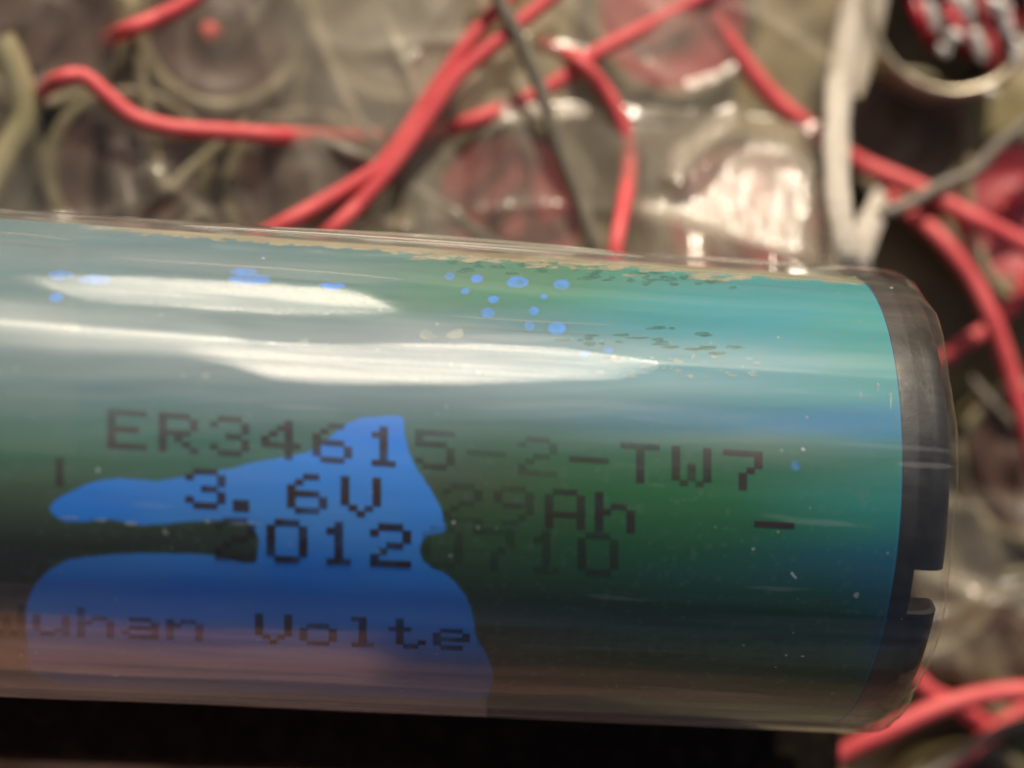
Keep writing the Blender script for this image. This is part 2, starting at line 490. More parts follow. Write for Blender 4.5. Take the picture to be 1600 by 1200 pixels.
hz = sl.math('ADD', hz, sl.math('MULTIPLY', scr2, .07))
hz = sl.math('MAXIMUM', hz, sl.math('MULTIPLY', dust, .55))
hz = sl.math('MULTIPLY', hz, sl.ramp(sl.noise(300, 6, (.15, 1, 1)), .3, .7, .85, 1.15))
tr = sl.n("ShaderNodeBsdfTransparent"); tr.inputs[0].default_value = (.97, .975, .97, 1)
df = sl.n("ShaderNodeBsdfDiffuse"); df.inputs[0].default_value = (.64, .69, .74, 1)
gl = sl.n("ShaderNodeBsdfGlossy"); sl.put(gl.inputs["Roughness"], sl.ramp(sl.attr("scuff"), 0, 1, .13, .43)); sl.put(gl.inputs["Normal"], nrm)
gl.inputs[0].default_value = (1, 1, 1, 1)
g2 = sl.n("ShaderNodeBsdfGlossy"); g2.inputs["Roughness"].default_value = .10
fr = sl.schlick(.055)
glm = sl.mixs(sl.ramp(sl.attr('scuff'), 0, .3, .15, 0), gl.outputs[0], g2.outputs[0])
sh = sl.mixs(hz, tr.outputs[0], df.outputs[0])
smear = sl.ramp(sl.noise(900, 4, (.03, 1, 1), .6), .35, .62, .50, 1.15)
fr = sl.math('MULTIPLY', fr, smear)
sh = sl.mixs(fr, sh, glm)
M_sleeve = sl.done(sh)
bl("clear_sleeve", SP, grid_faces(nx, nt), M_sleeve, attrs={"haze": haze, "scuff": np.clip(softmask(glare1, 19.0) + scuff2, 0, 1)})
# shrunk end of the sleeve that turns over the black ring
prof = [(XE + .08, RS), (XE + .14, RS - .004), (XE + .2, RS - .016), (XE + .26, RS - .045), (XE + .295, RS - .085), (XE + .31, RS - .15), (XE + .312, RS - .22), (XE + .295, RS - .27)]
n = 220; V = []; A = []
for x, r in prof:
    for k in range(n):
        a = 2 * math.pi * k / n
        w = (x - XE) / .33
        q = r + .010 * w * math.sin(a * 17 + 2 * math.sin(a * 5)) + .004 * w * math.sin(a * 41)
        V.append((x + .012 * w * math.sin(a * 9), q * math.sin(a), q * math.cos(a))); A.append(.008 + .02 * w)
bl("shrunk_sleeve_end", V, grid_faces(len(prof), n, True), M_sleeve, attrs={"haze": A})

# --- thin clear tubes added to catch the sun as streaks on the sleeve -----------------------
def glint_tube(pts, rad, off=0.0):
    P = []
    for x, y in pts:
        sx, a = on_cyl(x, y, RS)
        P.append(np.array([sx, (RS + off) * math.sin(a), (RS + off) * math.cos(a)]))
    v, f = tube(P, rad, 8, 14, 1.0, lambda t: .15 + .85 * math.sin(math.pi * min(max(t, 0), 1)) ** .5)
    bl("sleeve_glint", v, f, M_glint)
sm_ = NT("sleeve_glint_material")
M_glint = sm_.done(sm_.mixs(.35, sm_.n("ShaderNodeBsdfTransparent").outputs[0], sm_.princ((.5, .48, .42), .22, sm_.bump(sm_.noise(900, 3, (.2, 1, 1)), .3, .0001))))
glint_tube([(280, 352), (450, 363), (620, 374), (760, 384), (880, 392), (1010, 402)], .016)
glint_tube([(420, 356), (600, 366), (700, 373), (860, 386), (960, 394)], .022)
glint_tube([(560, 374), (700, 383), (840, 394), (900, 398)], .012)
glint_tube([(160, 402), (300, 411), (450, 421), (560, 430), (630, 437)], .006)
glint_tube([(-20, 363), (40, 367), (112, 375)], .008)
glint_tube([(1000, 415), (1150, 428), (1300, 440), (1350, 446)], .006)
glint_tube([(700, 494), (850, 503), (960, 508)], .004)

# --- dot matrix print -------------------------------------------------
FONT = {'E': "11111 10000 10000 11110 10000 10000 11111", 'R': "11110 10001 10001 11110 10100 10010 10001", '3': "01110 10001 00001 00110 00001 10001 01110",
 '4': "00010 00110 01010 10010 11111 00010 00010", '6': "00110 01000 10000 11110 10001 10001 01110", '1': "00100 01100 00100 00100 00100 00100 01110",
 '5': "11111 10000 11110 00001 00001 10001 01110", '-': "00000 00000 00000 11111 00000 00000 00000", '2': "01110 10001 00001 00110 01000 10000 11111",
 'T': "11111 00100 00100 00100 00100 00100 00100", 'W': "10001 10001 10001 10101 10101 10101 01010", '7': "11111 00001 00001 00010 00100 00100 00100",
 '.': "00000 00000 00000 00000 00000 01100 01100", 'V': "10001 10001 10001 10001 10001 01010 00100", '9': "01110 10001 10001 01111 00001 00010 01100",
 'A': "01110 10001 10001 10001 11111 10001 10001", 'h': "10000 10000 10110 11001 10001 10001 10001", '0': "01110 10001 10001 10001 10001 10001 01110",
 'u': "00000 00000 10001 10001 10001 10011 01101", 'a': "00000 00000 01110 00001 01111 10001 01111", 'n': "00000 00000 10110 11001 10001 10001 10001",
 'o': "00000 00000 01110 10001 10001 10001 01110", 'l': "01100 00100 00100 00100 00100 00100 01110", 't': "01000 01000 11100 01000 01000 01001 00110",
 'e': "00000 00000 01110 10001 11111 10000 01110", 'c': "00000 00000 01110 10000 10000 10001 01110", '|': "00100 00100 00100 00100 00100 00000 00000",
 'E2': "", 'r': "00000 00000 10110 11001 10000 10000 10000", 'g': "00000 01111 10001 10001 01111 00001 01110", 'y': "00000 00000 10001 10001 01111 00001 01110"}
pr = NT("print_ink_material")
al = pr.math('MULTIPLY', pr.attr("ink"), pr.ramp(pr.noise(500, 4), .25, .6, .55, 1.0))
trn = pr.n("ShaderNodeBsdfTransparent")
M_ink = pr.done(pr.mixs(al, trn.outputs[0], pr.princ(pr.mixc(pr.ramp(pr.noise(300), .4, .6), (.035, .016, .014), (.022, .015, .020)), .6, Specular_IOR_Level=.1)))

def print_line(text, x0, y0, pitch, cw, ch, slope, ink, rad=RL + .004, thick=1.0):
    V = []; F = []; A = []
    for i, c in enumerate(text):
        if c == ' ': continue
        rows = FONT[c].split()
        for r, row in enumerate(rows):
            k = 0
            while k < 5:
                if row[k] == '1':
                    e = k
                    while e < 5 and row[e] == '1': e += 1
                    xa = x0 + i * pitch + k * cw - .6; xb = x0 + i * pitch + e * cw + .6
                    ns = max(2, int((xb - xa) / 5))
                    for s in range(ns):
                        q0 = xa + (xb - xa) * s / ns; q1 = xa + (xb - xa) * (s + 1) / ns
                        ya = r * ch - ch * .04; yb = (r + 1) * ch * 1.0 + ch * .04
                        b = len(V)
                        for (qx, qy) in ((q0, yb), (q1, yb), (q1, ya), (q0, ya)):
                            sx, a = on_cyl(qx, y0 + (qx - x0) * slope + qy, rad)
                            V.append((sx, rad * math.sin(a), rad * math.cos(a)))
                            A.append(ink[i] if isinstance(ink, (list, tuple)) else ink)
                        F.append([b, b + 1, b + 2, b + 3])
                    k = e
                else: k += 1
    return bl("printed_line", V, F, M_ink, smooth=False, attrs={"ink": A})

print_line("ER34615-2-TW7", 168, 638, 80.2, 12.2, 8.8, .066, [.72, .6, .58, .66, .68, .95, .42, .22, .28, .5, .66, .68, .85])
print_line("3.6V 29Ah".replace("3.6V", "3. 6V")[:5] + " 29Ah"[0:0] + " 29Ah"[0:], 290, 731, 80.2, 12.2, 8.8, .052, [.9, .9, 0, .95, .95, .4, .42, .5, .62, .8][0:10]) if False else None
for tx, x0, y0, ink in (("3", 290, 731, .9), (".", 352, 736, .9), ("6", 449, 739, .95), ("V", 533, 744, .95), ("2", 692, 754, .28), ("9", 772, 758, .32), ("A", 852, 763, .55), ("h", 930, 768, .72)):
    print_line(tx, x0, y0, 80, 12.4, 8.8, .045, ink)
print_line("20120710", 336, 807, 81, 12.6, 9.6, .042, [.55, .95, .95, .95, .22, .28, .34, .45])
print_line("Wuhan Voltec Energy", -18, 944, 69.5, 11.4, 6.6, .036, [.4, .4, .42, .5, .55, 0, .75, .65, .7, .7, .65] + [.10] * 8)
print_line("-", 1179, 788, 80, 12.4, 8.6, .05, .9)
print_line("|", 62, 714, 80, 12.4, 8.8, .05, .55)

# chipped pale adhesive flecks at the upper edge of the label
def faint(name, c1, c2, a):
    t = NT(name)
    al = t.math('MULTIPLY', t.ramp(t.noise(1200, 4), .3, .65, .3, 1.0), a)
    return t.done(t.mixs(al, t.n("ShaderNodeBsdfTransparent").outputs[0], t.princ(t.mixc(t.noise(500), c1, c2), .6, Specular_IOR_Level=.1)))
fm = faint("dried_adhesive_material", (.40, .33, .23), (.52, .44, .32), .6)
fg = faint("green_fleck_material", (.006, .13, .10), (.01, .17, .13), .6)
def flecks(name, mat, spec, rad):
    V = []; F = []
    for cx, cy, rx, ry in spec:
        b = len(V); n = 14
        sx, a = on_cyl(cx, cy, rad); V.append((sx, rad * math.sin(a), rad * math.cos(a)))
        ph = rnd.random() * 6
        for k in range(n):
            q = 2 * math.pi * k / n
            w = 1 + .16 * math.sin(2 * q + ph) + .12 * math.sin(3 * q + ph * 2) + .08 * math.sin(5 * q)
            sx, a = on_cyl(cx + rx * w * math.cos(q), cy + ry * w * math.sin(q), rad)
            V.append((sx, rad * math.sin(a), rad * math.cos(a)))
        for k in range(n): F.append([b, b + 1 + (k + 1) % n, b + 1 + k])
    o = bl(name, V, F, mat); o["kind"] = "stuff"; return o
sp = []
for i in range(46):
    x = rnd.uniform(640, 1180); y = 393 + (x - 640) * .072 + rnd.uniform(-2, 12)
    sp.append((x, y, rnd.uniform(5, 20), rnd.uniform(1.2, 3.2)))
flecks("adhesive_flecks", fm, sp, RL + .003)
sp = []
for i in range(40):
    x = rnd.uniform(700, 1150); y = 402 + (x - 640) * .072 + rnd.uniform(-4, 14)
    sp.append((x, y, rnd.uniform(5, 16), rnd.uniform(1.5, 4)))
for i in range(26):
    x = rnd.uniform(880, 1180); y = rnd.uniform(512, 560)
    sp.append((x, y, rnd.uniform(5, 18), rnd.uniform(1.5, 3.5)))
flecks("green_flecks", fg, sp, RL + .0025)
wm = faint("residue_and_glint_material", (.40, .48, .46), (.52, .58, .54), .55)
sp = []
for i in range(34):
    x = rnd.uniform(930, 1190); y = rnd.uniform(556, 592)
    sp.append((x, y, rnd.uniform(2, 8), rnd.uniform(1.5, 4)))
for x, y, a, b in ((668, 524, 12, 8), (712, 522, 13, 8), (474, 535, 8, 6), (322, 588, 7, 6), (112, 512, 11, 9), (1338, 930, 4, 5), (1425, 683, 3, 4), (258, 831, 4, 6), (158, 813, 9, 2.5), (205, 818, 12, 2.5), (108, 809, 16, 2), (380, 818, 24, 2.5), (325, 787, 2, 5), (325, 815, 5, 3)):  # thin marks along the blue patch rim are painted glints, others residue
    sp.append((x, y, a, b))
for x in (1345, 1372, 1392): sp.append((x, rnd.uniform(595, 640), 1.6, rnd.uniform(6, 12)))
flecks("residue_and_glints", wm, sp, RL + .0035)

# ================================================================== SMALL CELLS
M_rim = plain("cell_sleeve_rim_material", (.15, .13, .075), (.28, .25, .16), 300, .35, .3, .0002)
M_body = plain("cell_body_material", (.10, .085, .04), (.17, .14, .08), 150, .4, .3, .0002)
M_brown = plain("brown_disc_material", (.045, .022, .018), (.10, .055, .042), 170, .5, .4, .0003)
M_pink = plain("red_disc_material", (.34, .040, .055), (.48, .11, .12), 150, .5, .4, .0003)
M_olive = plain("olive_disc_material", (.09, .075, .04), (.17, .14, .09), 150, .5, .4, .0003)
M_nub = plain("red_dot_material", (.6, .05, .05), (.7, .09, .08), 500, .45, .2, .0001)
M_tab = plain("nickel_tab_material", (.5, .48, .44), (.6, .58, .54), 400, .3, .2, .0001, Metallic=.8)
def cell_meshes(R):
    body = lathe_z([(0.01, -3.6), (R - .03, -3.6), (R, -3.55), (R, -.10), (R - .015, -.04)])
    rim = lathe_z([(R - .02, -.08), (R + .004, -.03), (R - .012, .02), (R - .05, .035), (R - .10, .02), (R - .13, -.03)])
    disc = lathe_z([(R - .12, -.025), (R * .66, -.03), (R * .62, -.06), (R * .3, -.06), (R * .27, .0), (.01, .0)])
    return body, rim, disc
cells = [(345, 42, .73, M_brown, "dark brown capped cell with a red dot, left of the long diagonal red wires", 1),
         (72, 40, .70, M_brown, "dark brown cell in the upper left corner beside the cell with the red dot", 0),
         (200, 268, .72, M_brown, "dark brown cell under the wavy red wire at left", 0),
         (-70, 250, .72, M_olive, "olive capped cell cut off by the left picture edge", 0),
         (478, 300, .72, M_brown, "brown cell just left of the forked red wires above the battery", 0),
         (618, 38, .70, M_olive, "olive capped cell under the milky film between red dot cell and black wire", 0),
         (800, 322, .76, M_pink, "red capped cell behind the battery inside the curved red wire", 0),
         (1052, 25, .76, M_pink, "red capped cell at the top under the red wire crossing", 0),
         (1165, 340, .78, M_pink, "red capped cell under the sparkling glare patch of the film", 0),
         (1592, 330, .72, M_pink, "red capped cell at the right edge outside the film", 0),
         (1420, 215, .62, M_olive, "olive capped cell right of the white film fold", 0),
         (1615, 725, .74, M_brown, "brown cell right of the black battery ring", 0),
         (1345, 560, .72, M_olive, "olive capped cell half hidden by the right end of the battery", 0),
         (1440, 900, .74, M_olive, "olive capped cell showing past the notch of the black ring", 0),
         (1610, 1010, .70, M_olive, "olive capped cell at the lower right under the red wire", 0),
         (1520, 1290, .72, M_brown, "brown cell cut off at the bottom right corner", 0),]
for cx, cy, R, md, lab, nub in cells:
    p = at(cx, cy, ZC + rnd.uniform(-.08, .05))
    e = empty("small_cell", p); tag(e, lab, "battery cell", "small cells standing upright under the wires")
    b, rm, ds = cell_meshes(R)
    link("cell_body", b[0], b[1], M_body, e)
    link("rim", rm[0], rm[1], M_rim, e)
    dsc = link("end_disc", ds[0], ds[1], md, e)
    if nub:
        v, f = lathe_z([(.085, -.05), (.085, .03), (.06, .06), (.005, .065)], 20)
        v = [(q[0] - .09, q[1] - .05, q[2]) for q in v]
        link("red_dot", v, f, M_nub, e)
    else:
        a = rnd.uniform(-1, 1); w = .11
        c, s = math.cos(a), math.sin(a)
        v = [(x * c - y * s, x * s + y * c, z) for z in (.004, .02) for x, y in ((-w, -R * .5), (w, -R * .5), (w, R * .3), (-w, R * .3))]
        if md is M_brown or md is M_olive:
            pass
        link("solder_tab", v, [[4, 5, 6, 7], [0, 1, 5, 4], [1, 2, 6, 5], [2, 3, 7, 6], [3, 0, 4, 7]], md if md is not M_pink else M_pink, e, smooth=False)

# open cup with wires at the upper right
p = at(1488, 10, -2.8)
cup = empty("open_cup", p); tag(cup, "open dark cup with pale rim holding crumpled clear plastic and red wires, upper right corner", "cup")
M_shiny = plain("metal_rim_material", (.62, .55, .40), (.78, .70, .55), 400, .28, .4, .0002, Metallic=.7)
M_cupdark = plain("cup_inside_material", (.012, .010, .010), (.03, .022, .018), 200, .5, .3, .0002)
v, f = lathe_z([(.70, -1.6), (.70, .0), (.715, .045), (.745, .06), (.775, .03), (.78, -.05), (.76, -2.0)], 64)
link("pale_rim", v, f, M_shiny, cup)
v, f = lathe_z([(.005, -1.5), (.69, -1.5), (.695, -.05)], 48)
link("cup_liner", v, f, M_cupdark, cup)

# ================================================================== BLACK FOAM STRIP the battery rests on
M_foam = NT("black_foam_material")
ff = M_foam.noise(900, 5)
M_foam = M_foam.done(M_foam.princ(M_foam.mixc(M_foam.ramp(ff, .4, .7), (.008, .006, .005), (.018, .013, .009)), .9, M_foam.bump(ff, .5, .0003), Specular_IOR_Level=.1))
fx1 = at(1308, 1170, -1.9)[0]; fy0 = at(0, 1186, -1.9)[1]
bm = bmesh.new(); bmesh.ops.create_cube(bm, size=1)
bmesh.ops.scale(bm, vec=(fx1 + 3.4, .9 - fy0, 1.5), verts=bm.verts)
bmesh.ops.bevel(bm, geom=bm.edges[:], offset=.10, segments=4, affect='EDGES', profile=.5)
V = np.array([tuple(v.co) for v in bm.verts]); F = [[v.index for v in f.verts] for f in bm.faces]; bm.free()
fc = np.array([(fx1 - 3.4) / 2, (.9 + fy0) / 2, -1.73 - .75])
V = V + fc
V[:, 2] += .012 * NZ1(V[:, 0] * 3, V[:, 1] * 3)
o = link("foam_strip", V - (fc - [0, 0, .75]), F, M_foam); o.location = Vector(fc - [0, 0, .75]) * S
tag(o, "black foam strip the large battery lies on, along the bottom of the picture", "foam strip")

# ================================================================== WIRES
wr = NT("red_insulation_material")
wc = wr.mixc(wr.ramp(wr.noise(250, 4), .35, .7), (.60, .070, .085), (.68, .11, .12))
M_red = wr.done(wr.princ(wc, wr.ramp(wr.noise(400), .3, .7, .5, .62), wr.bump(wr.noise(700, 3), .2, .0002)))
M_gray = plain("gray_insulation_material", (.13, .115, .09), (.21, .185, .15), 300, .4, .3, .0002)
M_pale = plain("pale_sleeve_wire_material", (.25, .23, .14), (.38, .35, .25), 300, .35, .3, .0002)
def wire(pts, lab, mat=M_red, rad=.075, z=-2.9, group="red wires lying over the cells", cat="wire", name="red_wire"):
    P = []
    for q in pts:
        zz = q[2] if len(q) > 2 else z
        P.append(at(q[0], q[1], zz))
    v, f = tube(P, rad, 16, 9)
    o = link(name, v, f, mat); tag(o, lab, cat, group); return o
D_ = -3.6
wire([(170, 62, -3.25), (195, 48), (245, 28), (300, 0), (370, -60)], "short red wire entering at the top left above the red dot cell", rad=.07, z=-2.35)
wire([(48, 165, -3.20), (62, 148, -2.80), (92, 124), (130, 120), (168, 150), (210, 183), (270, 200), (350, 206), (425, 211), (520, 214, -2.80), (590, 215, -3.10)], "wavy red wire at left running to the pale film crease", rad=.070, z=-2.28)
wire([(860, -60), (765, 25), (690, 125), (640, 200), (598, 255), (560, 283), (500, 318), (420, 362), (330, 420, -2.80)], "long diagonal red wire, left strand of the fork above the battery", rad=.064, z=-2.28)
wire([(880, -20), (790, 55), (715, 120), (655, 205), (612, 262), (565, 315), (510, 368), (440, 430, -2.80)], "long diagonal red wire, right strand of the fork above the battery", rad=.066, z=-2.18)
wire([(1215, 60, -3.20), (850, 70, -2.80), (900, 92), (945, 140), (975, 200), (983, 262), (975, 315, -1.75), (962, 385, -1.45), (950, 470, -1.6)][1:], "curved red wire arching down behind the battery middle", rad=.064, z=-2.28)
wire([(1150, -40), (1085, 2), (1000, 48), (920, 90), (872, 128), (800, 165), (720, 196), (660, 220, -3.3)], "red wire sloping from the top crossing down left under the black wire", rad=.07, z=-2.38)
wire([(1060, -60), (1098, 5), (1150, 80), (1200, 145), (1250, 190), (1300, 228, -2.75), (1350, 258, -2.85), (1400, 279, -2.75), (1450, 302, -2.7), (1520, 342), (1580, 372), (1680, 430)], "long red wire passing under the white film fold to the right edge", rad=.085, z=-2.50)
wire([(1390, 310, -3.1), (1425, 335, -2.8), (1470, 375, -2.6), (1520, 440, -2.55), (1550, 500, -2.5), (1578, 580, -2.5), (1600, 660, -2.5), (1640, 800, -2.6)], "red wire curving down the right edge over the other red wire", rad=.082)
wire([(1640, 380), (1605, 430), (1585, 475), (1545, 512), (1490, 548), (1420, 600, -3.1)], "red wire slanting behind the black ring at the right", rad=.07, z=-2.85)
wire([(1230, 1240, -2.8), (1310, 1182, -2.6), (1380, 1146), (1450, 1112), (1520, 1090), (1600, 1080), (1700, 1085)], "bright red wire sweeping under the lower right end of the battery", rad=.085, z=-2.5)
wire([(1420, 1050, -2.9), (1455, 1083, -2.9), (1500, 1105, -2.95), (1560, 1150, -3.1)], "short red wire ducking behind the bright red wire at lower right", rad=.075)
wire([(1640, 1075, -3.0), (1590, 1115, -3.0), (1560, 1135, -3.0), (1500, 1190, -3.0), (1450, 1240, -3.1)], "deep red wire below the gray wire in the bottom right corner", rad=.07)
wire([(1560, 20, -2.7), (1600, 290, -3.05)][:0] or [(1566, 330, -3.1), (1595, 300, -3.0), (1640, 260, -3.0)], "short dull red wire on the red cell at the right edge", rad=.06)
gk = dict(mat=M_gray, group="gray wires lying over the cells", name="gray_wire")
wire([(755, -60), (782, 5), (812, 62), (845, 140), (865, 205), (893, 280), (922, 360), (950, 440)], "gray wire running from the top down past the curved red wire", rad=.062, z=-2.10, **gk)
wire([(420, 185, -3.2), (520, 228), (590, 258), (650, 295), (720, 345), (790, 395), (860, 450)], "gray wire crossing under the fork of the diagonal red wires", rad=.055, z=-2.40, **gk)
wire([(1660, 150), (1600, 195), (1555, 232), (1520, 268, -2.55), (1470, 290), (1420, 318), (1370, 336), (1320, 350, -2.8)], "gray wire crossing over the red wires at the right", rad=.058, z=-2.55, **gk)
wire([(1440, 1215), (1500, 1178), (1560, 1142), (1640, 1115)], "gray wire beside the bright red wire in the bottom right corner", rad=.05, z=-2.75, **gk)
wire([(1610, 690, -2.9), (1560, 640, -2.9), (1515, 590, -3.0)], "thin gray wire behind the black ring at right", rad=.04, **gk)
M_yel = plain("yellow_sleeve_material", (.30, .28, .15), (.42, .38, .23), 200, .4, .3, .0002)
pk = dict(mat=M_pale, group="pale clear sleeved wires between the cells", name="pale_wire")
wire([(215, 85, -2.9), (222, 130), (236, 200), (248, 270), (262, 295), (300, 262), (345, 225), (390, 190)], "pale looped wire hanging below the wavy red wire", rad=.05, z=-2.95, **pk)
wire([(480, -40), (492, 40), (520, 110), (560, 190), (600, 240, -3.1)], "pale wire right of the red dot cell", rad=.05, z=-2.95, **pk)
wire([(1518, 240), (1512, 300), (1522, 370), (1545, 430), (1590, 480)], "pale wire behind the two red wires at right", rad=.05, z=-3.05, **pk)
wire([(-40, 330), (10, 240), (40, 180), (20, 100), (0, 60)], "yellowish pale wire along the left picture edge", rad=.12, z=-2.75, mat=M_yel, group=pk["group"], name="pale_wire")
M_deep = plain("deep_red_insulation_material", (.34, .006, .020), (.46, .012, .03), 300, .25, .2, .0002)
# wires inside the cup
for k, (pts, lab) in enumerate([([(1530, -40, -2.9), (1542, 30, -2.9), (1552, 80, -2.9), (1562, 125, -3.1)], "bright red wire end rising out of the cup"),
                                ([(1425, -10, -3.2), (1440, 35, -3.1), (1466, 72, -3.3)], "deep red wire stub on the left inside the cup"),
                                ([(1478, 10, -3.1), (1497, 45, -3.0), (1524, 85, -3.2)], "deep red wire stub in the middle of the cup"),
                                ([(1565, -20, -3.1), (1585, 40, -3.0), (1592, 95, -3.2)], "deep red wire stub on the right inside the cup")]):
    wire(pts, lab, mat=M_red if k == 0 else M_deep, rad=.075, group="red wire ends inside the cup")
gp = NT("crumpled_clear_plastic_material")
cb = gp.bump(gp.noise(900, 4), .8, .0005)
cg = gp.n('ShaderNodeBsdfGlossy'); cg.inputs['Roughness'].default_value = .42; gp.put(cg.inputs['Normal'], cb)
M_crumple = gp.done(gp.mixs(.75, gp.n("ShaderNodeBsdfTransparent").outputs[0], gp.mixs(.4, gp.princ((.88, .84, .80), .2, cb), cg.outputs[0])))
for k, (cx, cy, l, w, ang) in enumerate([(1458, 25, 34, 12, 65), (1492, 55, 18, 12, 0), (1512, 12, 34, 12, 80), (1530, 70, 36, 13, 70), (1498, 0, 20, 12, 40), (1560, 8, 28, 16, 20), (1575, 40, 30, 12, 75), (1590, 85, 34, 12, 80), (1548, 144, 14, 9, 20), (1475, 78, 16, 9, 30)]):
    p = at(cx, cy, -2.75)
    bm = bmesh.new(); bmesh.ops.create_icosphere(bm, subdivisions=4, radius=1)
    nz = Noise(20 + k)
    for v in bm.verts:
        q = np.array(v.co)
        s = 1 + .45 * float(nz(np.array([q[0] * 1.8 + 5]), np.array([q[1] * 1.8 + q[2] * 2.2 + 5]))[0]) + .2 * float(nz(np.array([q[0] * 5 + 5]), np.array([q[1] * 5 + q[2] * 4 + 5]))[0])
        v.co = v.co * s
    bmesh.ops.scale(bm, vec=(l / 235, w / 235, w / 235), verts=bm.verts)
    bmesh.ops.rotate(bm, matrix=Matrix.Rotation(-math.radians(ang), 3, 'Z'), verts=bm.verts, cent=(0, 0, 0))
    V = [tuple(v.co) for v in bm.verts]; F = [[v.index for v in f.verts] for f in bm.faces]; bm.free()
    o = link("plastic_scrap", V, F, M_crumple, cup if k != 8 else cup)
    o.location = (Vector(p) - Vector(at(1488, 10, -2.8))) * S

# ================================================================== CLEAR FILM over the cells
step = .026
x_edge = at(1325, 200, -2.4)[0]
fx = np.arange(-5.0, x_edge, step); fy = np.arange(-5.2, 5.6, step)
FX, FY = np.meshgrid(fx, fy, indexing='ij')
NA, NB, NC = Noise(31), Noise(32), Noise(33)
hz_ = -2.42 + .85 * np.exp(-(FY / 1.15) ** 6) * .80
wx = FX + .35 * NA(FX * .9, FY * .9); wy = FY + .35 * NB(FX * .9, FY * .9)
rid = lambda n, s, w: np.exp(-(n(wx * s, wy * s) / w) ** 2)
hz_ = hz_ + .16 * NA(wx * .7 + 4, wy * .7) + .07 * rid(NB, .45, .09) + .02 * rid(NC, 1.0, .10) + .03 * NC(FX * 1.6, FY * 1.6)
RC = np.random.RandomState(5)
crease = np.zeros_like(FX); creasem = np.zeros_like(FX)
for k in range(34):
    cx, cy = RC.uniform(-3, x_edge), RC.uniform(1.2, 5.2); a = RC.uniform(0, math.pi); ln = RC.uniform(.4, 1.5); wd = RC.uniform(.03, .11); hh_ = RC.uniform(.02, .07)
    bend = RC.uniform(-.25, .25)
    ux = (FX - cx) * math.cos(a) + (FY - cy) * math.sin(a); uy = -(FX - cx) * math.sin(a) + (FY - cy) * math.cos(a) - bend * ux ** 2
    along = np.exp(-(ux / ln) ** 4)
    crease += hh_ * along * np.exp(-np.abs(uy) / wd); creasem = np.maximum(creasem, along * np.exp(-(uy / (wd * 1.3)) ** 2) * RC.uniform(.12, .34))
hz_ = hz_ + crease
FPxy = to_px(np.stack([FX, FY, np.full_like(FX, -2.4)], -1).reshape(-1, 3)).reshape(*FX.shape, 2)
PXf, PYf = FPxy[..., 0], FPxy[..., 1]
# the film climbs towards the battery at the right: this slope catches the sun
ramp_poly = curve_poly([(965, 335), (1040, 318), (1085, 285), (1110, 255), (1165, 228), (1230, 235), (1275, 270), (1300, 300), (1300, 420), (1240, 425), (1150, 408), (1060, 372)], 4)
rm = sdf(np.stack([PXf.ravel(), PYf.ravel()], 1), ramp_poly).reshape(FX.shape)
rmask = np.clip(.5 - rm / 26, 0, 1)
arcs = np.zeros_like(FX)
for poly, w in (([(1025, 285), (1045, 250), (1080, 225), (1120, 195), (1150, 178)], 15), ([(745, 205), (790, 186), (850, 178), (905, 178)], 13), ([(1080, 135), (1120, 122), (1150, 105)], 10),
                ([(784, 100), (793, 92)], 7), ([(640, 95), (650, 88)], 6)):
    P_ = np.stack([PXf.ravel(), PYf.ravel()], 1); dm = np.full(len(P_), 1e9)
    for a, b in zip(poly[:-1], poly[1:]):
        a = np.array(a, float); b = np.array(b, float); t = np.clip((P_ - a) @ (b - a) / ((b - a) @ (b - a)), 0, 1)
        dm = np.minimum(dm, np.linalg.norm(P_ - a - t[:, None] * (b - a), axis=1))
    arcs = np.maximum(arcs, np.clip(1.3 - dm.reshape(FX.shape) / w, 0, 1))
sl_ = np.maximum(rmask, arcs) * math.tan(math.radians(30))
prof_ = -np.cumsum(sl_[:, ::-1] * step, axis=1)[:, ::-1]     # integrate from +y down to -y: height rises towards the battery
prof_ = -prof_
decay = np.clip((FY - .2) / 1.0, 0, 1)
xc_ = at(1130, 330, -2)[0]
rise = np.clip((at(1165, 236, -2.2)[1] - FY) * math.tan(math.radians(30)), 0, .95)
rise = np.where(FY < 1.0, rise * np.clip(FY, 0, 1), rise)
sg = np.exp(-((FX - xc_) / .95) ** 6)
low = -2.42 + .68 * np.exp(-(FY / 1.15) ** 6)
hz_ = low + (hz_ - low) * (1 - .75 * sg * (FY < at(1165, 200, -2.2)[1]))
hz_ = hz_ + prof_ * decay * (1 - rmask) + rise * sg + .4 * sg * np.clip((at(1130, 170, -2.2)[1] - FY) / .5, 0, 1) * np.clip(FY, 0, 1) + .014 * NC(FX * 5, FY * 3) * sg
hz_ = np.where(np.abs(FY) < 1.6, np.minimum(hz_, -np.sqrt(np.clip(1.75 ** 2 - FY ** 2, 0, 9)) - .0), hz_)
glint = np.maximum(rmask, arcs)
milk = .035 + .28 * np.exp(-((PXf - 620) / 230) ** 2 - ((PYf - 60) / 170) ** 2) + .12 * np.clip(NA(FX * .45 + 7, FY * .45) + .35, 0, 1) + .12 * rid(NB, .45, .10) + .05 * rid(NC, 1.0, .12) + .12 * np.clip(NB(wx * 1.1 + 3, wy * 1.1), 0, 1)
milk += .10 * np.exp(-((PXf - 1150) / 260) ** 2) * np.exp(-((PYf - 120) / 200) ** 2) + .25 * rmask + .3 * arcs  # glare patch and arcs whitened too, sun glare put into the film colour
milk = np.clip(np.maximum(milk * (.6 + .65 * np.clip((PXf - 350) / 250, 0, 1)), creasem), .03, .7)
fl = NT("clear_film_material")
fb = fl.noise(520, 3, (1, .5, 1), .6)
fb2 = fl.noise(1300, 3, (1.8, .6, 1), .7)
hh = fl.math('ADD', fl.math('MULTIPLY', fb, .5), fl.math('MULTIPLY', fb2, .15))
